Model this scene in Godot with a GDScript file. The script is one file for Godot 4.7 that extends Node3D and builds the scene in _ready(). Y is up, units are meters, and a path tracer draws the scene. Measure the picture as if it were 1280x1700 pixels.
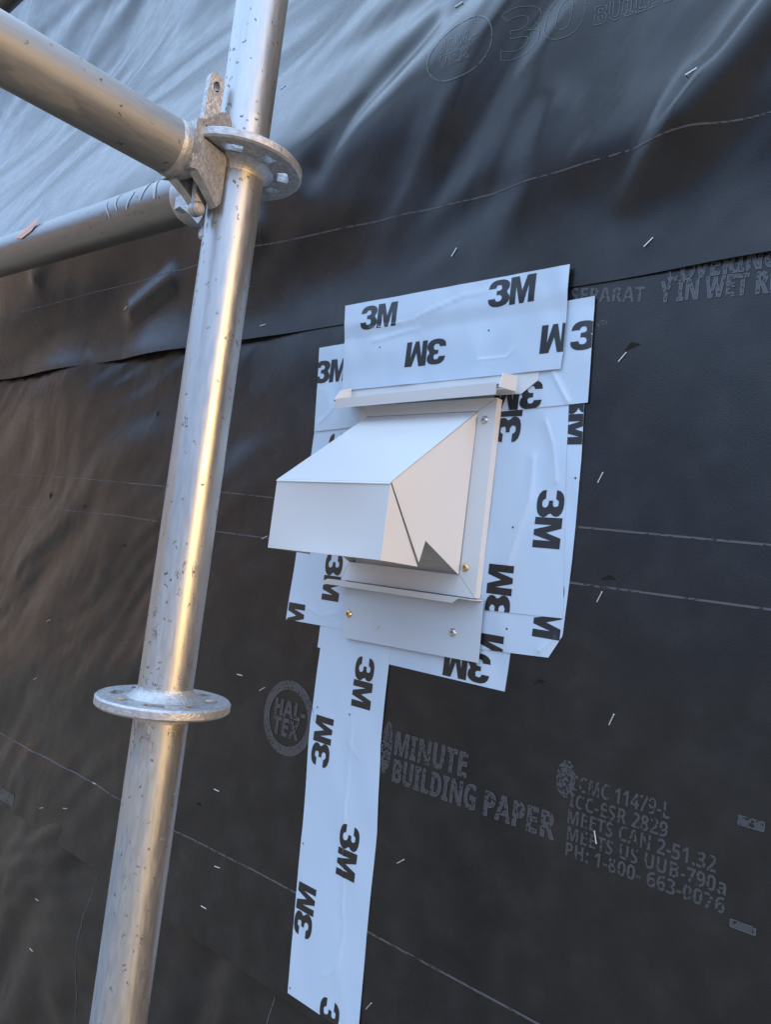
extends Node3D
# A house wall wrapped in black building paper, a white exhaust hood taped to it, and a scaffold in front.
# Axes: the wall is the plane z = 0 and faces +z, x runs along it to the right, y is up, ground at y = 0.

var M := {}
var rng := RandomNumberGenerator.new()
var noise_a := FastNoiseLite.new()
var noise_b := FastNoiseLite.new()
var noise_c := FastNoiseLite.new()
var noise_w := FastNoiseLite.new()
var taken := {}

# ------------------------------------------------------------------ helpers
func srgb(r: float, g: float, b: float) -> Color:
	return Color(r, g, b).linear_to_srgb()

func mat(c: Color, rough := 0.6, metal := 0.0, spec := 0.5) -> StandardMaterial3D:
	var m := StandardMaterial3D.new()
	m.albedo_color = c
	m.roughness = rough
	m.metallic = metal
	m.metallic_specular = spec
	return m

func numbered(called: String) -> String:
	var n: int = taken.get(called, 0)
	taken[called] = n + 1
	return called if n == 0 else "%s_%03d" % [called, n]

func thing(called: String, label: String, category: String, at := Vector3.ZERO, group := "") -> Node3D:
	var o := Node3D.new()
	o.name = numbered(called)
	add_child(o)
	o.position = at
	o.set_meta("label", label)
	o.set_meta("category", category)
	if group != "":
		o.set_meta("group", group)
	return o

func part(called: String, mesh: Mesh, m: Material, parent: Node3D) -> MeshInstance3D:
	var o := MeshInstance3D.new()
	o.name = called
	o.mesh = mesh
	o.material_override = m
	parent.add_child(o, true)
	o.position = -parent_offset(parent)
	return o

# parts are written in world coordinates; their thing stands at its own base
func parent_offset(p: Node3D) -> Vector3:
	var off := Vector3.ZERO
	var n: Node = p
	while n != self and n is Node3D:
		off += (n as Node3D).position
		n = n.get_parent()
	return off

# A collector of triangles; front faces run clockwise.
class Shape:
	var v := PackedVector3Array()
	var n := PackedVector3Array()
	var uv := PackedVector2Array()
	func tri(a: Vector3, b: Vector3, c: Vector3, na: Vector3, nb: Vector3, nc: Vector3, ua := Vector2.ZERO, ub := Vector2.ZERO, uc := Vector2.ZERO) -> void:
		if (b - a).cross(c - a).dot(na + nb + nc) > 0.0:
			v.append_array([a, c, b]); n.append_array([na, nc, nb]); uv.append_array([ua, uc, ub])
		else:
			v.append_array([a, b, c]); n.append_array([na, nb, nc]); uv.append_array([ua, ub, uc])
	func flat(a: Vector3, b: Vector3, c: Vector3, toward: Vector3) -> void:
		var g := (b - a).cross(c - a)
		if g.length_squared() < 1e-20:
			return
		g = g.normalized()
		if g.dot(toward) < 0.0:
			g = -g
		tri(a, b, c, g, g, g, Vector2(a.x + a.z, a.y), Vector2(b.x + b.z, b.y), Vector2(c.x + c.z, c.y))
	func quad(a: Vector3, b: Vector3, c: Vector3, d: Vector3, toward: Vector3) -> void:
		flat(a, b, c, toward); flat(a, c, d, toward)
	func box(lo: Vector3, hi: Vector3, bevel := 0.0) -> void:
		hull(lo, hi, bevel, Transform3D())
	# a box with chamfered edges
	func hull(lo: Vector3, hi: Vector3, b: float, t: Transform3D) -> void:
		var c := (lo + hi) / 2.0
		var h := (hi - lo) / 2.0
		var pts := []
		for ax in 3:
			for s in [-1.0, 1.0]:
				var u := (ax + 1) % 3
				var w := (ax + 2) % 3
				var q := []
				for k in [[-1, -1], [1, -1], [1, 1], [-1, 1]]:
					var p := Vector3.ZERO
					p[ax] = s * h[ax]
					p[u] = k[0] * (h[u] - b)
					p[w] = k[1] * (h[w] - b)
					q.append(p)
				var nn := Vector3.ZERO
				nn[ax] = s
				quad(t * (c + q[0]), t * (c + q[1]), t * (c + q[2]), t * (c + q[3]), t.basis * nn)
		if b <= 0.0:
			return
		for ax in 3:
			var u := (ax + 1) % 3
			var w := (ax + 2) % 3
			for su in [-1.0, 1.0]:
				for sw in [-1.0, 1.0]:
					var e := []
					for k in [[-1.0, 0], [1.0, 0], [1.0, 1], [-1.0, 1]]:
						var p := Vector3.ZERO
						p[ax] = k[0] * (h[ax] - b)
						p[u] = su * (h[u] - (b if k[1] == 0 else 0.0))
						p[w] = sw * (h[w] - (0.0 if k[1] == 0 else b))
						e.append(t * (c + p))
					var nn := Vector3.ZERO
					nn[u] = su
					nn[w] = sw
					quad(e[0], e[1], e[2], e[3], t.basis * nn)
		for sx in [-1.0, 1.0]:
			for sy in [-1.0, 1.0]:
				for sz in [-1.0, 1.0]:
					var s := Vector3(sx, sy, sz)
					var a := c + s * Vector3(h.x, h.y - b, h.z - b)
					var d := c + s * Vector3(h.x - b, h.y, h.z - b)
					var f := c + s * Vector3(h.x - b, h.y - b, h.z)
					flat(t * a, t * d, t * f, t.basis * s)
	# an extruded flat polygon: outline in 3D, thickness th along the direction nn (from the outline backwards)
	func plate(o: Array, nn: Vector3, th: float) -> void:
		var ax := (o[1] - o[0] as Vector3).normalized()
		var ay := nn.cross(ax).normalized()
		var flat2 := PackedVector2Array()
		var mid := Vector3.ZERO
		for p in o:
			flat2.append(Vector2((p - o[0]).dot(ax), (p - o[0]).dot(ay)))
			mid += p
		mid /= o.size()
		var idx := Geometry2D.triangulate_polygon(flat2)
		for k in range(0, idx.size(), 3):
			flat(o[idx[k]], o[idx[k + 1]], o[idx[k + 2]], nn)
			flat(o[idx[k]] - nn * th, o[idx[k + 1]] - nn * th, o[idx[k + 2]] - nn * th, -nn)
		var area := 0.0
		for k in flat2.size():
			area += flat2[k].cross(flat2[(k + 1) % flat2.size()])
		for k in o.size():
			var a: Vector3 = o[k]
			var b: Vector3 = o[(k + 1) % o.size()]
			var out := (b - a).cross(nn) * (1.0 if area > 0.0 else -1.0)
			quad(a, b, b - nn * th, a - nn * th, out)
	# a tube or rod between two points, with uv (around, metres along)
	func tube(a: Vector3, b: Vector3, r: float, seg := 48, wall := 0.0, rings := 1) -> void:
		var d := (b - a).normalized()
		var s := d.cross(Vector3(0, 0, 1) if absf(d.z) < 0.9 else Vector3(0, 1, 0)).normalized()
		var t := d.cross(s)
		var long := a.distance_to(b)
		for j in rings:
			for i in seg:
				var p := []
				for k in [[i, j], [i + 1, j], [i + 1, j + 1], [i, j + 1]]:
					var an: float = TAU * k[0] / seg
					var nn: Vector3 = s * cos(an) + t * sin(an)
					var f: float = float(k[1]) / rings
					p.append([a.lerp(b, f) + nn * r, nn, Vector2(float(k[0]) / seg, f * long)])
				tri(p[0][0], p[1][0], p[2][0], p[0][1], p[1][1], p[2][1], p[0][2], p[1][2], p[2][2])
				tri(p[0][0], p[2][0], p[3][0], p[0][1], p[2][1], p[3][1], p[0][2], p[2][2], p[3][2])
		for e in [[a, -d], [b, d]]:
			for i in seg:
				var a0 := TAU * i / seg
				var a1 := TAU * (i + 1) / seg
				var n0 := s * cos(a0) + t * sin(a0)
				var n1 := s * cos(a1) + t * sin(a1)
				if wall > 0.0:
					quad(e[0] + n0 * r, e[0] + n1 * r, e[0] + n1 * (r - wall), e[0] + n0 * (r - wall), e[1])
				else:
					flat(e[0], e[0] + n0 * r, e[0] + n1 * r, e[1])
		if wall > 0.0:
			for i in seg:
				var a0 := TAU * i / seg
				var a1 := TAU * (i + 1) / seg
				var n0 := s * cos(a0) + t * sin(a0)
				var n1 := s * cos(a1) + t * sin(a1)
				quad(a + n0 * (r - wall), a + n1 * (r - wall), b + n1 * (r - wall), b + n0 * (r - wall), -n0)
	# a lathed profile [[radius, height], ...] round the axis d from point o
	func lathe(o: Vector3, d: Vector3, profile: Array, seg := 32) -> void:
		var s := d.cross(Vector3(0, 0, 1) if absf(d.z) < 0.9 else Vector3(0, 1, 0)).normalized()
		var t := d.cross(s)
		for k in profile.size() - 1:
			var r0: float = profile[k][0]
			var h0: float = profile[k][1]
			var r1: float = profile[k + 1][0]
			var h1: float = profile[k + 1][1]
			var sl := Vector2(h1 - h0, r0 - r1).normalized()
			for i in seg:
				var a0 := TAU * i / seg
				var a1 := TAU * (i + 1) / seg
				var c0 := s * cos(a0) + t * sin(a0)
				var c1 := s * cos(a1) + t * sin(a1)
				var n0 := c0 * sl.x + d * sl.y
				var n1 := c1 * sl.x + d * sl.y
				var p00 := o + c0 * r0 + d * h0
				var p10 := o + c1 * r0 + d * h0
				var p01 := o + c0 * r1 + d * h1
				var p11 := o + c1 * r1 + d * h1
				var u0 := float(i) / seg
				var u1 := float(i + 1) / seg
				if r0 > 1e-6:
					tri(p00, p10, p11, n0, n1, n1, Vector2(u0, h0), Vector2(u1, h0), Vector2(u1, h1))
				if r1 > 1e-6:
					tri(p00, p11, p01, n0, n1, n0, Vector2(u0, h0), Vector2(u1, h1), Vector2(u0, h1))
	func mesh() -> ArrayMesh:
		var a := []
		a.resize(Mesh.ARRAY_MAX)
		a[Mesh.ARRAY_VERTEX] = v
		a[Mesh.ARRAY_NORMAL] = n
		a[Mesh.ARRAY_TEX_UV] = uv
		var m := ArrayMesh.new()
		m.add_surface_from_arrays(Mesh.PRIMITIVE_TRIANGLES, a)
		return m

# ------------------------------------------------------------------ the paper's relief
func soft(a: float, b: float, x: float) -> float:
	return smoothstep(a, b, x)

# 0 on the taped field round the hood, 1 away from it
func free_of_tape(x: float, y: float) -> float:
	var dx := maxf(maxf(-0.755 - x, x + 0.355), 0.0)
	var dy := maxf(maxf(1.49 - y, y - 1.935), 0.0)
	var d := sqrt(dx * dx + dy * dy)
	var ex := maxf(maxf(-0.69 - x, x + 0.55), 0.0)
	var ey := maxf(maxf(1.05 - y, y - 1.52), 0.0)
	d = minf(d, sqrt(ex * ex + ey * ey))
	return smoothstep(0.0, 0.13, d)

# folds that run along the direction "along" (radians), "wide" metres across and "long" metres in length, 0..1 ridged
func fold(x: float, y: float, along: float, wide: float, long: float, n: FastNoiseLite) -> float:
	var wx := x + 0.05 * noise_w.get_noise_2d(x * 300.0, y * 300.0)
	var wy := y + 0.05 * noise_w.get_noise_2d(y * 300.0 + 900.0, x * 300.0)
	var u := (wx * cos(along) + wy * sin(along)) / long
	var w := (-wx * sin(along) + wy * cos(along)) / wide
	return n.get_noise_2d(u * 100.0, w * 100.0)

var BUCKLES := [
	[[Vector2(-0.308, 1.945), Vector2(-0.405, 1.920)], 0.0035, 0.013],
	[[Vector2(-0.270, 2.083), Vector2(-0.330, 1.990)], 0.0060, 0.018],
	[[Vector2(-0.200, 2.115), Vector2(-0.275, 2.050)], 0.0060, 0.020],
	[[Vector2(-0.766, 2.120), Vector2(-0.690, 2.200), Vector2(-0.623, 2.284)], -0.0100, 0.024],
	[[Vector2(-0.545, 1.972), Vector2(-0.600, 1.945)], 0.0040, 0.014],
	[[Vector2(-0.483, 1.965), Vector2(-0.424, 2.103)], 0.0060, 0.026],
	[[Vector2(-1.560, 2.099), Vector2(-1.433, 2.164)], 0.0075, 0.026],
	[[Vector2(-1.236, 1.993), Vector2(-1.116, 2.030)], 0.0075, 0.020],
	[[Vector2(-1.000, 2.000), Vector2(-0.880, 2.060)], 0.0060, 0.022],
]

func upper_z(x: float, y: float) -> float:
	var f := free_of_tape(x, y)
	var left := soft(-0.45, -1.0, x)
	var z := 0.0013 + 0.0022 * f
	z += f * (0.028 + 0.03 * left) * soft(1.93, 2.18, y) * (1.0 + 0.3 * noise_a.get_noise_2d(x * 90.0, 7.0))
	var over := maxf(0.0, y - 2.12)
	z -= f * (over * over / (over + 0.10) if over < 0.6 else 0.5143 + 0.2 * (1.0 - exp(-(over - 0.6) * 4.9))) * (0.22 + 0.32 * left)
	var amp := f * soft(1.905, 2.06, y)
	var high := soft(2.05, 2.25, y)
	z += amp * lerpf(0.016, 0.021, high) * (1.0 - 0.62 * left) * fold(x, y, 0.62, 0.26, 0.70, noise_a)
	z += amp * lerpf(0.0085, 0.0010, left) * fold(x + 3.0, y, 0.80, 0.12, 0.45, noise_b)
	z += f * (0.2 + 0.8 * amp) * (1.0 - 0.95 * left) * 0.0007 * fold(x, y + 5.0, 0.9, 0.035, 0.10, noise_c)
	# buckles pulled up by the staples
	if x > -1.75 and x < -0.1 and y < 2.4:
		z += f * crease_z(Vector2(x, y), BUCKLES)
	# the loose lower edge puckers between its staples
	z += f * 0.007 * maxf(0.0, noise_b.get_noise_2d(x * 300.0, 31.0) + 0.2) * soft(2.0, 1.91, y) * (0.35 + left)
	return z

func middle_z(x: float, y: float) -> float:
	var f := free_of_tape(x, y)
	var left := soft(-0.62, -1.0, x)
	var z := 0.0
	z += f * left * 0.0080 * fold(x, y, 0.62, 0.21, 0.55, noise_b)
	z += f * (0.12 + left) * 0.0012 * fold(x, y + 2.0, 0.75, 0.06, 0.20, noise_a)
	z += f * (0.3 + left) * 0.00025 * fold(x + 2.0, y, 1.1, 0.03, 0.07, noise_c)
	z += f * 0.003 * soft(1.2, 1.08, y) * (0.3 + noise_b.get_noise_2d(x * 350.0, 5.0))
	return z - 0.0005

func lower_z(x: float, y: float) -> float:
	var f := free_of_tape(x, y)
	return -0.0035 + f * (0.013 * fold(x + 9.0, y, 0.9, 0.17, 0.4, noise_a) + 0.003 * fold(x, y + 4.0, 0.4, 0.06, 0.14, noise_b)) - 0.004

const LAP_UPPER := 1.911
const LAP_LOWER := 1.0765

func lap_upper(x: float) -> float:
	return LAP_UPPER + 0.0025 * noise_b.get_noise_1d(x * 160.0) * free_of_tape(x, LAP_UPPER)

func lap_lower(x: float) -> float:
	return LAP_LOWER + 0.004 * noise_b.get_noise_1d(x * 120.0 + 500.0)

func paper_z(x: float, y: float) -> float:
	if y > LAP_UPPER:
		return upper_z(x, y)
	if y > LAP_LOWER:
		return middle_z(x, y)
	return lower_z(x, y)

# what the tapes lie on: the lap is a smooth step under them
func under_tape(x: float, y: float) -> float:
	if y < 1.12:
		return maxf(middle_z(x, y), lower_z(x, y)) + 0.0004
	return lerpf(middle_z(x, y), upper_z(x, y), soft(1.884, 1.910, y)) + 0.0004

func x_steps() -> PackedFloat32Array:
	var xs := PackedFloat32Array()
	var x := -5.0
	while x < 3.0:
		xs.append(x)
		var far := maxf(maxf(-2.3 - x, x - 0.05), 0.0)
		x += 0.0055 + far * 0.12
	return xs

func paper_sheet(z_of: Callable, bottom: Callable, top: float, step: float) -> ArrayMesh:
	var xs := x_steps()
	var ny := int((top - float(bottom.call(-0.6))) / step)
	var v := PackedVector3Array()
	var n := PackedVector3Array()
	var uv := PackedVector2Array()
	var idx := PackedInt32Array()
	var nx := xs.size()
	for j in ny + 1:
		for i in nx:
			var x := xs[i]
			var b: float = bottom.call(x)
			var y := lerpf(b, top, float(j) / ny)
			v.append(Vector3(x, y, z_of.call(x, y)))
			uv.append(Vector2(x, y))
	for j in ny + 1:
		for i in nx:
			var a := v[j * nx + mini(i + 1, nx - 1)] - v[j * nx + maxi(i - 1, 0)]
			var b := v[mini(j + 1, ny) * nx + i] - v[maxi(j - 1, 0) * nx + i]
			n.append(a.cross(b).normalized())
	for j in ny:
		for i in nx - 1:
			var k := j * nx + i
			idx.append_array([k, k + nx, k + 1, k + 1, k + nx, k + nx + 1])
	# the cut lower edge has the thickness of the paper
	var base := v.size()
	for i in nx:
		v.append(v[i]); n.append(Vector3(0, -1, 0.2).normalized()); uv.append(uv[i])
		v.append(v[i] - Vector3(0, 0, 0.0008)); n.append(Vector3(0, -1, 0.2).normalized()); uv.append(uv[i])
	for i in nx - 1:
		var k := base + i * 2
		idx.append_array([k, k + 2, k + 1, k + 1, k + 2, k + 3])
	var arr := []
	arr.resize(Mesh.ARRAY_MAX)
	arr[Mesh.ARRAY_VERTEX] = v
	arr[Mesh.ARRAY_NORMAL] = n
	arr[Mesh.ARRAY_TEX_UV] = uv
	arr[Mesh.ARRAY_INDEX] = idx
	var m := ArrayMesh.new()
	m.add_surface_from_arrays(Mesh.PRIMITIVE_TRIANGLES, arr)
	return m

# ------------------------------------------------------------------ flat print laid on a relief
# triangles (in wall metres) cut small and laid on z_of + lift; where "worn" noise is high the ink is gone
func laid(tris: PackedVector2Array, z_of: Callable, lift: float, most: float, worn := 0.0) -> ArrayMesh:
	var todo: Array = []
	for k in range(0, tris.size(), 3):
		todo.append([tris[k], tris[k + 1], tris[k + 2]])
	var s := Shape.new()
	while todo.size() > 0:
		var t: Array = todo.pop_back()
		var l := [t[0].distance_to(t[1]), t[1].distance_to(t[2]), t[2].distance_to(t[0])]
		var k := 0
		if l[1] > l[k]: k = 1
		if l[2] > l[k]: k = 2
		if l[k] > most:
			var a: Vector2 = t[k]
			var b: Vector2 = t[(k + 1) % 3]
			var c: Vector2 = t[(k + 2) % 3]
			var m := (a + b) / 2.0
			todo.append([a, m, c])
			todo.append([m, b, c])
			continue
		var mid: Vector2 = (t[0] + t[1] + t[2]) / 3.0
		if worn > 0.0:
			var w := 1.25 * noise_c.get_noise_2d(mid.x * 26000.0, mid.y * 26000.0) + 0.3 * noise_a.get_noise_2d(mid.x * 2500.0, mid.y * 2500.0)
			if w > 0.75 - worn:
				continue
		var p := []
		for q in t:
			p.append(Vector3(q.x, q.y, float(z_of.call(q.x, q.y)) + lift))
		s.flat(p[0], p[1], p[2], Vector3(0, 0, 1))
	if s.v.size() == 0:
		return null
	return s.mesh()

func triangles(poly: PackedVector2Array) -> PackedVector2Array:
	var out := PackedVector2Array()
	var idx := Geometry2D.triangulate_polygon(poly)
	for i in idx:
		out.append(poly[i])
	return out

func stripe(pts: Array, wide: float) -> PackedVector2Array:
	var out := PackedVector2Array()
	for k in pts.size() - 1:
		var a: Vector2 = pts[k]
		var b: Vector2 = pts[k + 1]
		var s := (b - a).orthogonal().normalized() * wide / 2.0
		out.append_array([a - s, b - s, b + s, a - s, b + s, a + s])
	return out

var text_cache := {}
# the filled triangles and the outline of a line of lettering, fitted between x0 and x1 on a baseline
func lettering(text: String, x0: float, x1: float, y: float, cap: float, slope := 0.0) -> Array:
	var tm := TextMesh.new()
	var f := SystemFont.new()
	f.font_names = PackedStringArray(["Droid Sans"])
	f.font_weight = 700
	tm.font = f
	tm.text = text
	tm.font_size = 64
	tm.pixel_size = 0.01
	tm.depth = 0.0
	tm.curve_step = 2.0
	var arr := tm.get_mesh_arrays()
	var v: PackedVector3Array = arr[Mesh.ARRAY_VERTEX]
	var idx = arr[Mesh.ARRAY_INDEX]
	if idx == null:
		idx = PackedInt32Array(range(v.size()))
	var lo := Vector2(1e9, 1e9)
	var hi := Vector2(-1e9, -1e9)
	for p in v:
		lo = lo.min(Vector2(p.x, p.y))
		hi = hi.max(Vector2(p.x, p.y))
	var put := func(p: Vector3) -> Vector2:
		var q := Vector2(lerpf(x0, x1, (p.x - lo.x) / (hi.x - lo.x)), 0.0)
		q.y = y + cap * (p.y - lo.y) / (hi.y - lo.y) + slope * (q.x - x0)
		return q
	var tris := PackedVector2Array()
	var edges := {}
	for k in range(0, idx.size(), 3):
		var q := [put.call(v[idx[k]]), put.call(v[idx[k + 1]]), put.call(v[idx[k + 2]])]
		if absf((q[1] - q[0]).cross(q[2] - q[0])) < 1e-12:
			continue
		tris.append_array(q)
		for e in 3:
			var a: Vector2 = q[e].snappedf(0.00001)
			var b: Vector2 = q[(e + 1) % 3].snappedf(0.00001)
			var key := [a, b] if (a.x < b.x or (a.x == b.x and a.y < b.y)) else [b, a]
			edges[key] = int(edges.get(key, 0)) + 1
	var line := PackedVector2Array()
	for key in edges:
		if edges[key] == 1:
			line.append_array(stripe([key[0], key[1]], 0.0007))
	return [tris, line]

# lettering on a sheet: a slightly paler fill with a raised, paler rim
func print_text(sheet: Node3D, z_of: Callable, text: String, x0: float, x1: float, y: float, cap: float, worn: float, fill := true, slope := 0.0) -> void:
	var t := lettering(text, x0, x1, y, cap, slope)
	if cap < 0.016:
		worn *= 0.5
	if fill:
		var m := laid(t[0], z_of, 0.00045, 0.0022, worn)
		if m: part("printed_lettering", m, M.print_fill, sheet)
	if cap < 0.016:
		return
	var r := laid(t[1], z_of, 0.0007, 0.004, worn * 0.9)
	if r: part("lettering_rim", r, M.print_rim, sheet)

func print_ring(sheet: Node3D, z_of: Callable, c: Vector2, rx: float, ry: float, wide: float, m: Material, lift: float, worn: float) -> void:
	var tris := PackedVector2Array()
	for k in 64:
		var a0 := TAU * k / 64.0
		var a1 := TAU * (k + 1) / 64.0
		var d0 := Vector2(cos(a0), sin(a0))
		var d1 := Vector2(cos(a1), sin(a1))
		var o0 := c + d0 * Vector2(rx, ry)
		var o1 := c + d1 * Vector2(rx, ry)
		var i0 := c + d0 * Vector2(rx - wide, ry - wide)
		var i1 := c + d1 * Vector2(rx - wide, ry - wide)
		tris.append_array([o0, o1, i1, o0, i1, i0])
	part("printed_ring", laid(tris, z_of, lift, 0.004, worn), m, sheet)

# ------------------------------------------------------------------ tape
# a strip lofted between two edge lines (top to bottom), with its own height over what it covers and its creases
func edge_at(line: Array, t: float) -> Vector2:
	var f := t * (line.size() - 1)
	var k := mini(int(f), line.size() - 2)
	return (line[k] as Vector2).lerp(line[k + 1], f - k)

func crease_z(q: Vector2, creases: Array) -> float:
	var z := 0.0
	for c in creases:
		var best := 1e9
		var pts: Array = c[0]
		for k in pts.size() - 1:
			best = minf(best, Geometry2D.get_closest_point_to_segment(q, pts[k], pts[k + 1]).distance_to(q))
		z += c[1] * (exp(-pow(best / c[2], 2.0)) if c[2] > 0.01 else 0.8 * exp(-best / (c[2] * 0.75)))
	return z

func tape(called: String, label: String, left: Array, right: Array, layer: float, creases: Array, logos: Array, dots: Array) -> Node3D:
	var t := thing(called, label, "tape", Vector3(left[-1].x, left[-1].y, 0.0), "white flashing tapes round the exhaust hood")
	var seed_shift: float = left[0].x * 37.0 + layer * 1000.0
	var z_of := func(x: float, y: float) -> float:
		return under_tape(x, y) + layer + crease_z(Vector2(x, y), creases) + 0.0005 * noise_a.get_noise_2d(x * 1500.0 + seed_shift, y * 1100.0) + 0.0004 * noise_c.get_noise_2d((x + y * 0.4) * 2600.0, (y - x * 0.4) * 500.0 + seed_shift) + 0.0007 * noise_b.get_noise_2d(x * 300.0, y * 300.0 + seed_shift)
	var nu := int(ceil(left[0].distance_to(right[0]) / 0.0021))
	var nv := int(ceil((left[0].y - left[-1].y) / 0.0021))
	var p := []
	var poly := PackedVector2Array()
	for j in nv + 1:
		var a := edge_at(left, float(j) / nv)
		var b := edge_at(right, float(j) / nv)
		var row := []
		for i in nu + 1:
			var q := a.lerp(b, float(i) / nu)
			row.append(Vector3(q.x, q.y, z_of.call(q.x, q.y)))
		p.append(row)
	for q in left: poly.append(q)
	for k in right.size(): poly.append(right[right.size() - 1 - k])
	var s := Shape.new()
	var nr := []
	for j in nv + 1:
		var row := []
		for i in nu + 1:
			var du: Vector3 = p[j][mini(i + 1, nu)] - p[j][maxi(i - 1, 0)]
			var dv: Vector3 = p[maxi(j - 1, 0)][i] - p[mini(j + 1, nv)][i]
			row.append(du.cross(dv).normalized())
		nr.append(row)
	for j in nv:
		for i in nu:
			s.tri(p[j][i], p[j][i + 1], p[j + 1][i + 1], nr[j][i], nr[j][i + 1], nr[j + 1][i + 1])
			s.tri(p[j][i], p[j + 1][i + 1], p[j + 1][i], nr[j][i], nr[j + 1][i + 1], nr[j + 1][i])
	var th := Vector3(0, 0, 0.00035)
	for i in nu:
		s.quad(p[0][i], p[0][i + 1], p[0][i + 1] - th, p[0][i] - th, Vector3.UP)
		s.quad(p[nv][i], p[nv][i + 1], p[nv][i + 1] - th, p[nv][i] - th, Vector3.DOWN)
	for j in nv:
		s.quad(p[j][0], p[j + 1][0], p[j + 1][0] - th, p[j][0] - th, Vector3.LEFT)
		s.quad(p[j][nu], p[j + 1][nu], p[j + 1][nu] - th, p[j][nu] - th, Vector3.RIGHT)
	part("film", s.mesh(), M.tape, t)
	for l in logos:
		var turn := Transform2D(deg_to_rad(l[2]), Vector2(l[0], l[1]))
		var tris := PackedVector2Array()
		for glyph in [three(), em()]:
			var g := PackedVector2Array()
			for q in glyph:
				g.append(turn * ((q - Vector2(0.95, 0.5)) * Vector2(0.0312, 0.0305)))
			for cut in Geometry2D.intersect_polygons(g, poly):
				tris.append_array(triangles(cut))
		if tris.size() > 0:
			part("printed_logo", laid(tris, z_of, 0.00022, 0.003), M.ink, t)
	for d in dots:
		var tris := PackedVector2Array()
		for k in 6:
			tris.append_array([d, d + Vector2.from_angle(k * TAU / 6) * 0.0013, d + Vector2.from_angle((k + 1) * TAU / 6) * 0.0011])
		part("nail_hole", laid(tris, z_of, 0.0003, 0.003), M.ink, t)
	return t

func three() -> PackedVector2Array:
	return PackedVector2Array([Vector2(0.0, 0.69), Vector2(0.04, 0.84), Vector2(0.14, 0.94), Vector2(0.28, 0.99), Vector2(0.45, 1.0), Vector2(0.62, 0.985), Vector2(0.76, 0.93), Vector2(0.85, 0.84), Vector2(0.87, 0.73), Vector2(0.84, 0.62), Vector2(0.77, 0.55), Vector2(0.70, 0.515), Vector2(0.80, 0.46), Vector2(0.88, 0.37), Vector2(0.90, 0.26), Vector2(0.86, 0.14), Vector2(0.76, 0.05), Vector2(0.62, 0.005), Vector2(0.45, -0.01), Vector2(0.28, 0.005), Vector2(0.13, 0.06), Vector2(0.03, 0.16), Vector2(0.0, 0.31), Vector2(0.30, 0.31), Vector2(0.32, 0.24), Vector2(0.38, 0.195), Vector2(0.46, 0.19), Vector2(0.54, 0.21), Vector2(0.58, 0.27), Vector2(0.58, 0.34), Vector2(0.54, 0.40), Vector2(0.46, 0.43), Vector2(0.35, 0.43), Vector2(0.35, 0.59), Vector2(0.45, 0.59), Vector2(0.52, 0.61), Vector2(0.56, 0.66), Vector2(0.56, 0.73), Vector2(0.52, 0.79), Vector2(0.45, 0.81), Vector2(0.38, 0.80), Vector2(0.33, 0.76), Vector2(0.30, 0.69)])

func em() -> PackedVector2Array:
	return PackedVector2Array([Vector2(0.902, 0), Vector2(0.902, 1), Vector2(1.24, 1), Vector2(1.40, 0.46), Vector2(1.56, 1), Vector2(1.90, 1), Vector2(1.90, 0), Vector2(1.655, 0), Vector2(1.655, 0.64), Vector2(1.49, 0), Vector2(1.31, 0), Vector2(1.145, 0.64), Vector2(1.145, 0)])

# ------------------------------------------------------------------ materials
func noise_tex(kind: int, freq: float, ramp: Array, size := 512, normal := 0.0, octaves := 4) -> NoiseTexture2D:
	var n := FastNoiseLite.new()
	n.noise_type = kind
	n.frequency = freq
	n.fractal_octaves = octaves
	n.seed = 11 + int(freq * 1000.0)
	var t := NoiseTexture2D.new()
	t.width = size
	t.height = size
	t.seamless = true
	t.noise = n
	if normal > 0.0:
		t.as_normal_map = true
		t.bump_strength = normal
	elif ramp.size() > 0:
		var g := Gradient.new()
		g.offsets = PackedFloat32Array(ramp[0])
		g.colors = PackedColorArray(ramp[1])
		t.color_ramp = g
	return t

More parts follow.
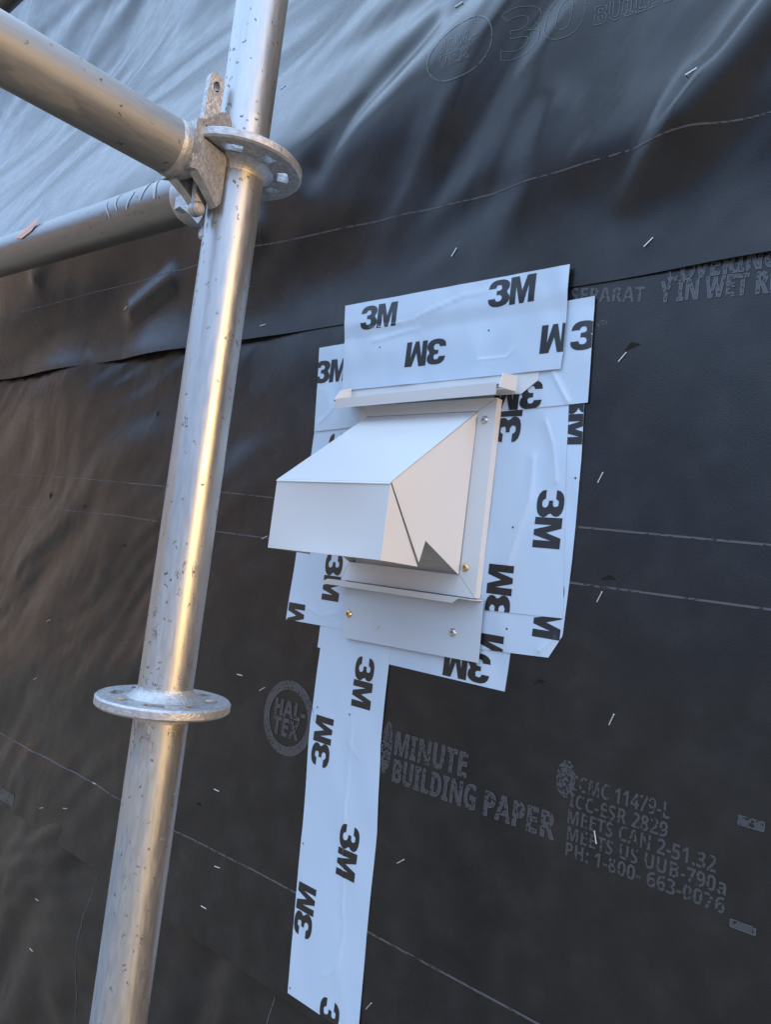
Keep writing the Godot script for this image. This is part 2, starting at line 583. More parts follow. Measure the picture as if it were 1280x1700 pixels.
# zinc: pale mottled metal with scratches, dark specks, and plaster that has dried on it
func zinc_maps(seed_no: int, specks: int, plaster: Array, tone: float, base_rough: float, base_metal: float) -> Array:
	var w := 512
	var h := 1024
	var alb := Image.create(w, h, false, Image.FORMAT_RGB8)
	var orm := Image.create(w, h, false, Image.FORMAT_RGB8)
	var n1 := FastNoiseLite.new()
	n1.seed = seed_no
	n1.frequency = 0.012
	n1.fractal_octaves = 4
	var n2 := FastNoiseLite.new()
	n2.seed = seed_no + 5
	n2.frequency = 0.08
	n2.fractal_octaves = 2
	for y in h:
		for x in w:
			var an := TAU * x / w
			var px := cos(an) * 81.0
			var pz := sin(an) * 81.0
			var a := n1.get_noise_3d(px, y * 0.25, pz)
			var b := n2.get_noise_3d(px, y * 0.5, pz)
			var c := tone + 0.07 * a + 0.03 * b
			var rough := base_rough + 0.10 * a + 0.07 * b
			var metal := base_metal
			for p in plaster:
				var du: float = fposmod(float(x) / w - p[0] + 0.5, 1.0) - 0.5
				var dv: float = float(y) / h - p[1]
				var d: float = sqrt(pow(du / p[2], 2.0) + pow(dv / p[3], 2.0)) + 0.75 * a + 0.45 * b
				if d < 1.0:
					var k: float = clampf((1.0 - d) * 5.0, 0.0, 1.0) * p[4]
					c = lerpf(c, 0.50 + 0.05 * b, k)
					rough = lerpf(rough, 0.8, k)
					metal = lerpf(metal, 0.15, k)
			alb.set_pixel(x, y, Color(c * 0.99, c, c * 1.0))
			orm.set_pixel(x, y, Color(1.0, rough, metal))
	var r := RandomNumberGenerator.new()
	r.seed = seed_no
	for k in specks:
		var x := r.randi_range(0, w - 1)
		var y := r.randi_range(0, h - 1)
		if n1.get_noise_2d(x * 0.7, y * 0.35) < r.randf_range(-0.5, 0.35):
			continue
		var long := r.randi_range(2, 13)
		var dark := r.randf_range(0.2, 0.5)
		var drift := r.randf_range(-0.25, 0.25)
		for i in long:
			var xx := posmod(x + i, w)
			var yy := posmod(int(y + i * drift + sin(i * 0.7 + k) * 0.35), h)
			for e in (2 if r.randf() < 0.35 else 1):
				alb.set_pixel(xx, posmod(yy + e, h), Color(dark, dark, dark * 1.03))
				orm.set_pixel(xx, posmod(yy + e, h), Color(1.0, 0.75, 0.2))
	# the zinc is knocked and sooty close to the ring plates' welds
	for k in specks:
		var x := r.randi_range(0, w - 1)
		var y := int(1024.0 * ((0.458 if k % 2 == 0 else 0.958) + r.randfn(0.0, 0.016)))
		if n1.get_noise_2d(x * 1.5, y * 1.5) < 0.02:
			continue
		var dark := r.randf_range(0.16, 0.42)
		for i in r.randi_range(2, 9):
			alb.set_pixel(posmod(x + i, w), posmod(y + r.randi_range(-1, 1), h), Color(dark, dark, dark))
			orm.set_pixel(posmod(x + i, w), posmod(y, h), Color(1.0, 0.75, 0.2))
	var blots := specks / 14
	for k in blots:
		var x := r.randi_range(0, w - 1)
		var y := r.randi_range(0, h - 1)
		var rad := r.randf_range(1.5, 5.0)
		for i in int(rad * rad * 3.0):
			var xx := posmod(int(x + r.randfn(0.0, rad * 1.3)), w)
			var yy := posmod(int(y + r.randfn(0.0, rad * 0.8)), h)
			alb.set_pixel(xx, yy, Color(0.2, 0.2, 0.21))
			orm.set_pixel(xx, yy, Color(1.0, 0.8, 0.2))
	alb.generate_mipmaps()
	return [ImageTexture.create_from_image(alb), ImageTexture.create_from_image(orm)]

func zinc(maps: Array, v_scale := 1.0) -> StandardMaterial3D:
	var m := mat(Color(1, 1, 1), 1.0, 1.0, 0.5)
	m.albedo_texture = maps[0]
	m.roughness_texture = maps[1]
	m.roughness_texture_channel = BaseMaterial3D.TEXTURE_CHANNEL_GREEN
	m.metallic_texture = maps[1]
	m.metallic_texture_channel = BaseMaterial3D.TEXTURE_CHANNEL_BLUE
	m.uv1_scale = Vector3(1, v_scale, 1)
	return m

func make_materials() -> void:
	var smx := FastNoiseLite.TYPE_SIMPLEX_SMOOTH
	# black asphalt-saturated building paper: dark, faintly mottled, satin
	var paper := mat(Color(1, 1, 1), 1.0, 0.0, 0.4)
	paper.albedo_texture = noise_tex(smx, 0.010, [[0.0, 0.5, 1.0], [srgb(0.0105, 0.0098, 0.0095), srgb(0.0145, 0.0136, 0.013), srgb(0.022, 0.0205, 0.0192)]], 1024, 0.0, 6)
	paper.roughness_texture = noise_tex(smx, 0.02, [[0.0, 1.0], [Color(0.22, 0.22, 0.22), Color(0.33, 0.33, 0.33)]], 512)
	paper.normal_enabled = true
	paper.normal_texture = noise_tex(smx, 0.30, [], 1024, 2.0, 2)
	paper.normal_scale = 0.12
	paper.uv1_triplanar = true
	paper.uv1_world_triplanar = true
	paper.uv1_scale = Vector3(1.7, 1.7, 1.7)
	M.paper = paper
	M.print_fill = mat(srgb(0.046, 0.045, 0.046), 0.42)
	M.print_rim = mat(srgb(0.075, 0.076, 0.080), 0.35)
	M.chalk = mat(srgb(0.070, 0.066, 0.065), 0.6)
	M.tape = mat(srgb(0.44, 0.52, 0.60), 0.14, 0.0, 0.5)
	M.ink = mat(srgb(0.012, 0.0125, 0.014), 0.30)
	var white := mat(srgb(0.56, 0.565, 0.56), 0.27, 0.0, 0.5)
	white.roughness_texture = noise_tex(smx, 0.03, [[0.0, 1.0], [Color(0.85, 0.85, 0.85), Color(1, 1, 1)]], 256)
	white.uv1_triplanar = true
	white.uv1_scale = Vector3(6, 6, 6)
	M.white = white
	M.bare = mat(srgb(0.55, 0.56, 0.58), 0.45, 0.55)
	M.seal = mat(srgb(0.78, 0.76, 0.66), 0.7)
	M.screw = mat(srgb(0.55, 0.54, 0.52), 0.3, 1.0)
	M.brass_screw = mat(srgb(0.60, 0.47, 0.26), 0.3, 1.0)
	M.staple = mat(srgb(0.58, 0.58, 0.58), 0.35, 0.9)
	# the pole: v runs in metres from its foot, plaster smeared round 1.27 m
	M.pole = zinc(zinc_maps(3, 1000, [[0.72, 0.27, 0.16, 0.10, 0.9], [0.60, 0.17, 0.13, 0.05, 0.8], [0.80, 0.42, 0.10, 0.035, 0.6]], 0.66, 0.40, 0.82))
	M.dull = zinc(zinc_maps(21, 700, [[0.3, 0.3, 0.1, 0.05, 0.7], [0.7, 0.75, 0.12, 0.04, 0.7]], 0.50, 0.42, 0.9))
	M.matte = zinc(zinc_maps(33, 700, [[0.35, 0.12, 0.05, 0.02, 0.9], [0.6, 0.5, 0.12, 0.03, 0.5]], 0.56, 0.58, 0.7))
	var cast := mat(Color(1, 1, 1), 0.55, 0.75)
	cast.albedo_texture = noise_tex(smx, 0.03, [[0.0, 0.45, 0.7, 1.0], [srgb(0.27, 0.27, 0.275), srgb(0.38, 0.38, 0.385), srgb(0.44, 0.44, 0.44), srgb(0.54, 0.54, 0.53)]], 512, 0.0, 5)
	cast.normal_enabled = true
	cast.normal_texture = noise_tex(smx, 0.05, [], 512, 4.0, 4)
	cast.normal_scale = 0.5
	cast.uv1_triplanar = true
	cast.uv1_scale = Vector3(9, 9, 9)
	M.cast = cast
	M.chip = mat(srgb(0.50, 0.28, 0.20), 0.8)
	var board := mat(Color(1, 1, 1), 0.8)
	board.albedo_texture = noise_tex(smx, 0.03, [[0.0, 1.0], [srgb(0.28, 0.19, 0.11), srgb(0.45, 0.33, 0.20)]], 512)
	board.uv1_triplanar = true
	M.board = board
	var soil := mat(Color(1, 1, 1), 0.95)
	soil.albedo_texture = noise_tex(smx, 0.02, [[0.0, 0.5, 1.0], [srgb(0.19, 0.125, 0.075), srgb(0.30, 0.205, 0.13), srgb(0.42, 0.30, 0.20)]], 1024, 0.0, 6)
	soil.uv1_triplanar = true
	soil.uv1_world_triplanar = true
	soil.uv1_scale = Vector3(0.3, 0.3, 0.3)
	M.soil = soil

# ------------------------------------------------------------------ scaffold
const POLE := Vector3(-0.594, 0.0, 0.280)
const TUBE := 0.02415

# a ring plate with eight slots, welded round the tube
func rosette(y: float) -> ArrayMesh:
	var s := Shape.new()
	var c := Vector3(POLE.x, y, POLE.z)
	var th := 0.0046
	var rad := [0.0235, 0.0365, 0.0470, 0.0575, 0.0592]
	var cuts := []
	var open := []
	for k in 8:
		var mid := k * TAU / 8.0
		var half := deg_to_rad(7.5) if k % 2 == 0 else deg_to_rad(12.0)
		cuts.append([mid - half, mid + half])
	var ang := []
	for k in 8:
		var a0: float = cuts[k][0]
		var a1: float = cuts[k][1]
		for i in 4:
			ang.append([lerpf(a0, a1, i / 4.0), lerpf(a0, a1, (i + 1) / 4.0), true, i])
		var nx: float = cuts[(k + 1) % 8][0] + (TAU if k == 7 else 0.0)
		for i in 4:
			ang.append([lerpf(a1, nx, i / 4.0), lerpf(a1, nx, (i + 1) / 4.0), false, i])
	var at := func(r: float, a: float, h: float) -> Vector3:
		return c + Vector3(cos(a) * r, h, sin(a) * r)
	for seg in ang:
		for k in 4:
			var r0: float = rad[k]
			var r1: float = rad[k + 1]
			var hole: bool = seg[2] and k == 1
			if not hole:
				for sg in [-1.0, 1.0]:
					var h0: float = th * sg
					var h1: float = (th if k < 3 else th - 0.0017) * sg
					s.quad(at.call(r0, seg[0], h0), at.call(r0, seg[1], h0), at.call(r1, seg[1], h1), at.call(r1, seg[0], h1), Vector3(0, sg, 0))
			else:
				var m: float = (seg[0] + seg[1]) / 2.0
				var d := Vector3(cos(m), 0, sin(m))
				s.quad(at.call(r0, seg[0], -th), at.call(r0, seg[1], -th), at.call(r0, seg[1], th), at.call(r0, seg[0], th), d)
				s.quad(at.call(r1, seg[0], -th), at.call(r1, seg[1], -th), at.call(r1, seg[1], th), at.call(r1, seg[0], th), -d)
				if seg[3] == 0:
					s.quad(at.call(r0, seg[0], -th), at.call(r1, seg[0], -th), at.call(r1, seg[0], th), at.call(r0, seg[0], th), Vector3(-sin(m), 0, cos(m)))
				if seg[3] == 3:
					s.quad(at.call(r0, seg[1], -th), at.call(r1, seg[1], -th), at.call(r1, seg[1], th), at.call(r0, seg[1], th), Vector3(sin(m), 0, -cos(m)))
		var a0: float = seg[0]
		var a1: float = seg[1]
		var e := th - 0.0017
		var p0: Vector3 = at.call(rad[4], a0, -e)
		var p1: Vector3 = at.call(rad[4], a1, -e)
		var p2: Vector3 = at.call(rad[4], a1, e)
		var p3: Vector3 = at.call(rad[4], a0, e)
		var n0 := Vector3(cos(a0), 0, sin(a0))
		var n1 := Vector3(cos(a1), 0, sin(a1))
		s.tri(p0, p1, p2, n0, n1, n1)
		s.tri(p0, p2, p3, n0, n1, n0)
	return s.mesh()

func weld(y: float, up: float) -> ArrayMesh:
	var s := Shape.new()
	var o := Vector3(POLE.x, y, POLE.z)
	var seg := 40
	var prof := []
	for k in 6:
		var f := k / 5.0
		prof.append([TUBE + 0.0085 * pow(1.0 - f, 2.0) + 0.0003, up * (0.0045 + 0.010 * f)])
	for k in 5:
		for i in seg:
			var q := []
			for e in [[i, k], [i + 1, k], [i + 1, k + 1], [i, k + 1]]:
				var an: float = TAU * (e[0] % seg) / seg
				var lump: float = 1.0 + 0.035 * sin(an * 9.0 + y * 40.0) * (1.0 - e[1] / 5.0) + 0.02 * sin(an * 17.0)
				var r: float = TUBE + (prof[e[1]][0] - TUBE) * lump
				q.append(o + Vector3(cos(an) * r, prof[e[1]][1], sin(an) * r))
			var m: float = TAU * (i + 0.5) / seg
			s.quad(q[0], q[1], q[2], q[3], Vector3(cos(m), up * 0.6, sin(m)))
	return s.mesh()

# the wedge head at a tube's end, written for a tube that leaves the pole along +z; turned by "t"
func wedge_head(parent: Node3D, y: float, t: Transform3D, m: Material) -> void:
	var c := Vector3(0, y, 0)
	var s := Shape.new()
	var hw := func(z: float) -> float:
		return lerpf(0.0155, 0.0225, clampf((z - 0.0245) / 0.038, 0.0, 1.0))
	# profile of the two jaws and the back that joins them, [z, y] from the pole's axis and the ring's middle
	var jaws := [
		[[0.0250, 0.0062], [0.0245, 0.0250], [0.0290, 0.0300], [0.0370, 0.0280], [0.0560, 0.0100], [0.0640, 0.0065], [0.0640, 0.0062]],
		[[0.0640, 0.0062], [0.0640, -0.0380], [0.0570, -0.0360], [0.0545, -0.0062], [0.0545, 0.0062]],
		[[0.0250, -0.0062], [0.0545, -0.0062], [0.0570, -0.0360], [0.0430, -0.0450], [0.0295, -0.0570], [0.0250, -0.0510], [0.0243, -0.0420]],
	]
	for j in jaws.size():
		var sides := [[-1.0, 1.0]] if j != 2 else [[-1.0, -0.45], [0.45, 1.0]]
		for sd in sides:
			var pa := []
			var pb := []
			for q in jaws[j]:
				var w: float = hw.call(q[0])
				pa.append(t * (c + Vector3(w * sd[0], q[1], q[0])))
				pb.append(t * (c + Vector3(w * sd[1], q[1], q[0])))
			var flat2 := PackedVector2Array()
			for q in jaws[j]:
				flat2.append(Vector2(q[0], q[1]))
			var idx := Geometry2D.triangulate_polygon(flat2)
			for k in range(0, idx.size(), 3):
				s.flat(pa[idx[k]], pa[idx[k + 1]], pa[idx[k + 2]], t.basis * Vector3.LEFT)
				s.flat(pb[idx[k]], pb[idx[k + 1]], pb[idx[k + 2]], t.basis * Vector3.RIGHT)
			var mid := Vector2.ZERO
			for q in flat2: mid += q / flat2.size()
			for k in flat2.size():
				var k2 := (k + 1) % flat2.size()
				var o2 := (flat2[k] + flat2[k2]) / 2.0 - mid
				s.quad(pa[k], pa[k2], pb[k2], pb[k], t.basis * Vector3(0, o2.y, o2.x))
	var head := part("wedge_head", s.mesh(), m, parent)
	var w := Shape.new()
	var nk := Shape.new()
	nk.lathe(t * (c + Vector3(0, -0.0175, 0.050)), t.basis * Vector3(0, 0, 1), [[0.0, 0.0], [0.0185, 0.0], [0.0215, 0.006], [0.0240, 0.014], [0.0248, 0.016], [0.0250, 0.021], [0.0243, 0.0245]], 40)
	part("neck", nk.mesh(), m, head)
	# the flat wedge: a tapered plate with a slot near its top and a rivet near its foot
	var out := []
	for k in 9:
		var a := PI * k / 8.0
		out.append(Vector2(0.0375 + 0.0078 * cos(a), 0.0610 + 0.0078 * sin(a)))
	out.append_array([Vector2(0.0302, 0.020), Vector2(0.0340, -0.062), Vector2(0.0425, -0.062), Vector2(0.0470, 0.016)])
	var ring := []
	var inner := []
	for k in 16:
		var a := TAU * k / 16.0
		inner.append(Vector2(0.0375 + 0.0034 * cos(a), 0.0560 + 0.0050 * sin(a)))
	for sx in [-0.0031, 0.0031]:
		var poly := PackedVector2Array(out)
		var hole := PackedVector2Array(inner)
		# bridge the hole into the outline, then cut into triangles
		var joined := PackedVector2Array()
		joined.append_array(poly)
		var best := 0
		var start := 9
		for k in hole.size():
			if hole[k].distance_to(poly[start - 1]) < hole[best].distance_to(poly[start - 1]):
				best = k
		var full := PackedVector2Array()
		for k in poly.size():
			full.append(poly[k])
			if k == start - 1:
				for i in hole.size() + 1:
					full.append(hole[posmod(best - i, hole.size())])
				full.append(poly[k] + Vector2(0.00001, -0.00002))
		var idx := Geometry2D.triangulate_polygon(full)
		for k in range(0, idx.size(), 3):
			var q := []
			for i in 3:
				q.append(t * (c + Vector3(sx, full[idx[k + i]].y, full[idx[k + i]].x)))
			w.flat(q[0], q[1], q[2], t.basis * Vector3(sx, 0, 0))
	for loop in [[out, 1.0], [inner, -1.0]]:
		var l: Array = loop[0]
		var mid := Vector2(0.0375, 0.056) if loop[1] < 0 else Vector2(0.0385, 0.02)
		for k in l.size():
			var a: Vector2 = l[k]
			var b: Vector2 = l[(k + 1) % l.size()]
			var o2: Vector2 = ((a + b) / 2.0 - mid) * loop[1]
			w.quad(t * (c + Vector3(-0.0031, a.y, a.x)), t * (c + Vector3(-0.0031, b.y, b.x)), t * (c + Vector3(0.0031, b.y, b.x)), t * (c + Vector3(0.0031, a.y, a.x)), t.basis * Vector3(0, o2.y, o2.x))
	var wedge := part("wedge", w.mesh(), m, parent)
	var rv := Shape.new()
	rv.lathe(t * (c + Vector3(-0.0062, -0.0590, 0.0385)), t.basis * Vector3.RIGHT, [[0.0, 0.0], [0.0045, 0.0002], [0.0062, 0.0018], [0.0066, 0.003], [0.0066, 0.0095], [0.0062, 0.0108], [0.0045, 0.0124], [0.0042, 0.0118], [0.0, 0.0118]], 24)
	part("rivet", rv.mesh(), m, wedge)

func scaffold() -> void:
	var st := thing("scaffold_standard", "upright galvanized steel scaffold tube with ring plates in front of the black paper", "scaffold pole", POLE)
	var s := Shape.new()
	s.tube(POLE + Vector3(0, 0.06, 0), POLE + Vector3(0, 3.1, 0), TUBE, 64, 0.0032, 8)
	# uv along the pole counts from the ground
	for k in s.uv.size():
		s.uv[k].y = s.v[k].y
	part("tube", s.mesh(), M.pole, st)
	for y in [0.458, 0.958, 1.458, 1.958, 2.458, 2.958]:
		var r := part("ring_plate", rosette(y), M.cast, st)
		part("weld", weld(y, 1.0), M.cast, r)
		part("weld", weld(y, -1.0), M.cast, r)
	var b := Shape.new()
	b.box(POLE + Vector3(-0.075, 0.0, -0.075), POLE + Vector3(0.075, 0.008, 0.075), 0.001)
	part("base_plate", b.mesh(), M.cast, st)
	var j := Shape.new()
	j.tube(POLE + Vector3(0, 0.008, 0), POLE + Vector3(0, 0.06, 0), 0.017, 24)
	part("base_jack", j.mesh(), M.cast, st)

	# the transom comes out from the pole towards the viewer
	var tr := thing("scaffold_transom", "thick grey galvanized scaffold tube square to the wall, wedged onto the upper ring plate", "scaffold tube", Vector3(-0.594, 1.9405, 0.34))
	s = Shape.new()
	s.tube(Vector3(-0.594, 1.9405, 0.349), Vector3(-0.594, 1.9405, 1.36), TUBE, 56, 0.003, 2)
	part("tube", s.mesh(), M.matte, tr)
	wedge_head(tr, 1.958, Transform3D(Basis(), Vector3(POLE.x, 0, POLE.z)), M.cast)

	# two ledgers run to the left along the wall
	for e in [[1.458 + 0.5, "galvanized scaffold ledger with white drips and a flake of orange paint, parallel to the wall", 0.042], [2.458, "higher scaffold ledger above the drip-marked one, parallel to the wall", -0.03]]:
		var y: float = e[0]
		var l := thing("scaffold_ledger", e[1], "scaffold tube", Vector3(-0.66, y - 0.0135, POLE.z), "scaffold ledgers along the wall")
		s = Shape.new()
		s.tube(Vector3(-0.664, y - 0.0135, POLE.z), Vector3(-2.67, y - 0.0135 + 2.0 * e[2], POLE.z), TUBE, 48, 0.003, 2)
		part("tube", s.mesh(), M.dull, l)
		wedge_head(l, y, Transform3D(Basis(Vector3.UP, -PI / 2.0), Vector3(POLE.x, 0, POLE.z)), M.cast)
		if y < 2.0:
			# drips of dried plaster run round the tube, and a flake of paint sits on its top
			for d in [[-0.700, 0.0035, 0.9, 1.4], [-0.722, 0.0028, 1.3, 1.5], [-0.745, 0.0022, 0.7, 0.8], [-0.770, 0.0018, 0.9, 1.2], [-0.790, 0.0015, 0.3, 0.9]]:
				var q := Shape.new()
				var yc: float = y - 0.0135 + (-0.664 - d[0]) * e[2]
				var n := 14
				for k in n:
					var p := []
					for i in [[k, -1.0], [k + 1, -1.0], [k + 1, 1.0], [k, 1.0]]:
						var f: float = float(i[0]) / n
						var a: float = -0.55 + d[2] * 0.3 + f * d[3]
						var half: float = d[1] * (0.35 + 0.65 * sin(PI * clampf(f * 0.9 + 0.08, 0.0, 1.0))) * 0.9
						var xx: float = d[0] + half * i[1] + 0.004 * sin(f * 4.0 + d[0] * 70.0)
						p.append(Vector3(xx, yc + sin(a) * (TUBE + 0.0005), POLE.z + cos(a) * (TUBE + 0.0005)))
					q.quad(p[0], p[1], p[2], p[3], p[0] - Vector3(p[0].x, yc, POLE.z))
				part("plaster_drip", q.mesh(), M.drip, l)
			var ch := Shape.new()
			var yc: float = y - 0.0135 + (0.99 - 0.664) * e[2]
			var rim := [Vector2(-0.030, 0.12), Vector2(-0.014, 0.55), Vector2(0.010, 0.85), Vector2(0.028, 0.70), Vector2(0.016, 0.15), Vector2(-0.010, -0.05)]
			for k in rim.size():
				var pts := []
				for q in [Vector2(0, 0.4), rim[k], rim[(k + 1) % rim.size()]]:
					var lift := 0.0012 + (0.004 if q == rim[2] or q == rim[3] else 0.0)
					pts.append(Vector3(-0.99 + q.x, yc + sin(q.y) * (TUBE + lift), POLE.z + cos(q.y) * (TUBE + lift)))
				ch.flat(pts[0], pts[1], pts[2], Vector3(0, 0.4, 0.9))
			part("paint_flake", ch.mesh(), M.chip, l)

# ------------------------------------------------------------------ the exhaust hood and its flashings
func screw(parent: Node3D, at: Vector3, m: Material, turn: float) -> void:
	var s := Shape.new()
	# a pan head with a sunk drive
	s.lathe(at, Vector3(0, 0, 1), [[0.0043, 0.0], [0.0043, 0.0008], [0.0038, 0.0020], [0.0028, 0.0027], [0.0019, 0.0028], [0.0015, 0.0006], [0.0, 0.0004]], 20)
	var o := part("screw", s.mesh(), m, parent)
	var c := Shape.new()
	for a in [turn, turn + PI / 2.0]:
		c.hull(Vector3(-0.0018, -0.0003, 0.0004), Vector3(0.0018, 0.0003, 0.0016), 0.0, Transform3D(Basis(Vector3(0, 0, 1), a), at))
	part("drive", c.mesh(), m, o)

func exhaust_hood() -> void:
	var h := thing("exhaust_hood", "white sheet metal exhaust hood with sloped top and notched side, taped to the wall", "vent hood", Vector3(-0.555, 1.58, 0.0))
	var x0 := -0.652
	var x1 := -0.4555
	var y0 := 1.5805
	var y1 := 1.7955
	var ix0 := -0.6425
	var ix1 := -0.4785
	var iy0 := 1.6030
	var iy1 := 1.7820
	var zf := 0.0125
	var zb := 0.0025
	# four mitred strips of the flange, a hair apart
	var g := 0.00035
	var strips := [
		[[x0 + g, y1], [x1 - g, y1], [ix1 - g, iy1], [ix0 + g, iy1]],
		[[x0 + g, y0], [x1 - g, y0], [ix1 - g, iy0], [ix0 + g, iy0]],
		[[x0, y0 + g], [x0, y1 - g], [ix0, iy1 - g], [ix0, iy0 + g]],
		[[x1, y0 + g], [x1, y1 - g], [ix1, iy1 - g], [ix1, iy0 + g]],
	]
	for st in strips:
		var s := Shape.new()
		var o := []
		for q in st:
			o.append(Vector3(q[0], q[1], zf))
		s.plate(o, Vector3(0, 0, 1), zf - zb)
		part("flange_strip", s.mesh(), M.white, h)
	var px1 := -0.4788
	var px0 := -0.6420
	var zt := 0.0126
	var zo := 0.1420
	var ym := 1.6825
	var yb := 1.6075
	var th := 0.0009
	# sloped top, very slightly hollow
	var s := Shape.new()
	grid_panel(s, Vector3(px0, ym, zo), Vector3(px1, ym, zo), Vector3(px1, 1.7815, zt), Vector3(px0, 1.7815, zt), Vector3(0, 0.79, 0.61), -0.0008, th)
	part("sloped_top", s.mesh(), M.white, h)
	s = Shape.new()
	grid_panel(s, Vector3(px0, yb, zo + 0.0006), Vector3(px1, yb, zo + 0.0006), Vector3(px1, ym - 0.0004, zo), Vector3(px0, ym - 0.0004, zo), Vector3(0, 0, 1), -0.0030, th)
	part("front_panel", s.mesh(), M.white, h)
	# the bend between them
	s = Shape.new()
	for k in 6:
		var q := []
		for e in [k, k + 1]:
			var a := deg_to_rad(lerpf(-4.0, 56.0, e / 6.0))
			q.append([Vector3(0, ym - 0.0022 + sin(a) * 0.0026, zo - 0.0018 + cos(a) * 0.0026), Vector3(0, sin(a), cos(a))])
		var l := Vector3(px0 - 0.0003, 0, 0)
		var w := Vector3(px1 + 0.0003, 0, 0)
		s.tri(q[0][0] + l, q[0][0] + w, q[1][0] + w, q[0][1], q[0][1], q[1][1])
		s.tri(q[0][0] + l, q[1][0] + w, q[1][0] + l, q[0][1], q[1][1], q[1][1])
	part("bend", s.mesh(), M.white, h)
	# a hem turned under along the mouth
	s = Shape.new()
	s.plate([Vector3(px0, yb - 0.0003, zo), Vector3(px1, yb - 0.0003, zo), Vector3(px1, yb - 0.0003, zo - 0.009), Vector3(px0, yb - 0.0003, zo - 0.009)], Vector3(0, -1, 0), 0.0008)
	part("front_hem", s.mesh(), M.white, h)
	for side in [[px1, 1.0], [px0, -1.0]]:
		var x: float = side[0]
		var d: float = side[1]
		s = Shape.new()
		s.plate([Vector3(x, 1.7812, zt), Vector3(x, ym + 0.0004, zo - 0.0015), Vector3(x, 1.6105, 0.0841), Vector3(x, 1.6330, 0.0775), Vector3(x, 1.6032, zt + 0.001)], Vector3(d, 0, 0), th)
		part("side_panel", s.mesh(), M.white, h)
		s = Shape.new()
		s.plate([Vector3(x, ym - 0.0012, zo - 0.0004), Vector3(x, yb, zo), Vector3(x - d * 0.0030, 1.6060, 0.0815)], Vector3(d, 0, -0.05).normalized() if d > 0 else Vector3(d, 0, -0.05).normalized(), 0.0008)
		part("side_flap", s.mesh(), M.white, h)
	# the duct collar and damper inside
	s = Shape.new()
	s.tube(Vector3(-0.56, 1.693, -0.10), Vector3(-0.56, 1.693, 0.012), 0.072, 40, 0.001)
	part("duct_collar", s.mesh(), M.bare, h)
	s = Shape.new()
	s.plate([Vector3(ix0 + 0.001, iy0, 0.004), Vector3(ix1 - 0.001, iy0, 0.004), Vector3(ix1 - 0.001, iy1, 0.004), Vector3(ix0 + 0.001, iy1, 0.004)], Vector3(0, 0, 1), 0.001)
	part("back_plate", s.mesh(), M.white, h)
	s = Shape.new()
	s.plate([Vector3(-0.628, 1.615, 0.020), Vector3(-0.492, 1.615, 0.020), Vector3(-0.492, 1.768, 0.008), Vector3(-0.628, 1.768, 0.008)], Vector3(0, 0.08, 1).normalized(), 0.0009)
	part("damper_flap", s.mesh(), M.white, h)
	screw(h, Vector3(-0.4686, 1.7716, zf), M.screw, 0.5)
	screw(h, Vector3(-0.4715, 1.6115, zf), M.brass_screw, 0.2)
	screw(h, Vector3(-0.6470, 1.6200, zf), M.screw, 0.9)

	# head flashing over the hood
	var t := thing("head_flashing", "white metal drip cap above the exhaust hood, its top tucked under tape", "flashing", Vector3(-0.56, 1.79, 0.0))
	s = Shape.new()
	s.plate([Vector3(-0.690, 1.8400, 0.0040), Vector3(-0.4133, 1.8400, 0.0040), Vector3(-0.4133, 1.8140, 0.0040), Vector3(-0.4320, 1.8005, 0.0040), Vector3(-0.690, 1.8005, 0.0040)], Vector3(0, 0, 1), 0.0007)
	part("wall_leg", s.mesh(), M.white, t)
	s = Shape.new()
	s.plate([Vector3(-0.683, 1.8060, 0.0052), Vector3(-0.4405, 1.8085, 0.0052), Vector3(-0.4415, 1.8035, 0.0380), Vector3(-0.681, 1.7990, 0.0380)], Vector3(0, 0.98, 0.15).normalized(), 0.0007)
	part("drip_shelf", s.mesh(), M.white, t)
	s = Shape.new()
	s.plate([Vector3(-0.6735, 1.7995, 0.0384), Vector3(-0.4415, 1.8045, 0.0384), Vector3(-0.4425, 1.7922, 0.0364), Vector3(-0.6800, 1.7880, 0.0364)], Vector3(0, -0.16, 0.99).normalized(), 0.0007)
	part("drip_lip", s.mesh(), M.white, t)
	s = Shape.new()
	s.plate([Vector3(-0.4370, 1.8150, 0.0345), Vector3(-0.4370, 1.8195, 0.0070), Vector3(-0.4370, 1.8025, 0.0062), Vector3(-0.4370, 1.7990, 0.0390)], Vector3(1, 0, 0), 0.0009)
	part("end_dam", s.mesh(), M.white, t)
	s = Shape.new()
	s.plate([Vector3(-0.6810, 1.8140, 0.0250), Vector3(-0.6810, 1.8215, 0.0062), Vector3(-0.6810, 1.8000, 0.0062), Vector3(-0.6810, 1.7980, 0.0350)], Vector3(1, 0, 0), 0.0009)
	part("end_dam", s.mesh(), M.white, t)
	# sill flashing and apron below it
	t = thing("sill_flashing", "pale grey metal apron with screws and a drip edge below the exhaust hood", "flashing", Vector3(-0.55, 1.512, 0.0))
	s = Shape.new()
	s.plate([Vector3(-0.6502, 1.5805, 0.0062), Vector3(-0.4490, 1.5805, 0.0062), Vector3(-0.4462, 1.5148, 0.0070), Vector3(-0.6425, 1.5118, 0.0070)], Vector3(0, 0.01, 1).normalized(), 0.0009)
	part("apron", s.mesh(), M.apron, t)
	s = Shape.new()
	s.plate([Vector3(-0.6700, 1.5796, 0.0066), Vector3(-0.4500, 1.5796, 0.0066), Vector3(-0.4560, 1.5790, 0.0205), Vector3(-0.6660, 1.5790, 0.0205)], Vector3(0, 1, 0.04).normalized(), 0.0007)
	part("drip_shelf", s.mesh(), M.white, t)
	s = Shape.new()
	s.plate([Vector3(-0.6665, 1.5795, 0.0212), Vector3(-0.4550, 1.5792, 0.0207), Vector3(-0.4702, 1.5788, 0.0207), Vector3(-0.4790, 1.5727, 0.0195), Vector3(-0.6815, 1.5730, 0.0195)], Vector3(0, -0.2, 0.98).normalized(), 0.0007)
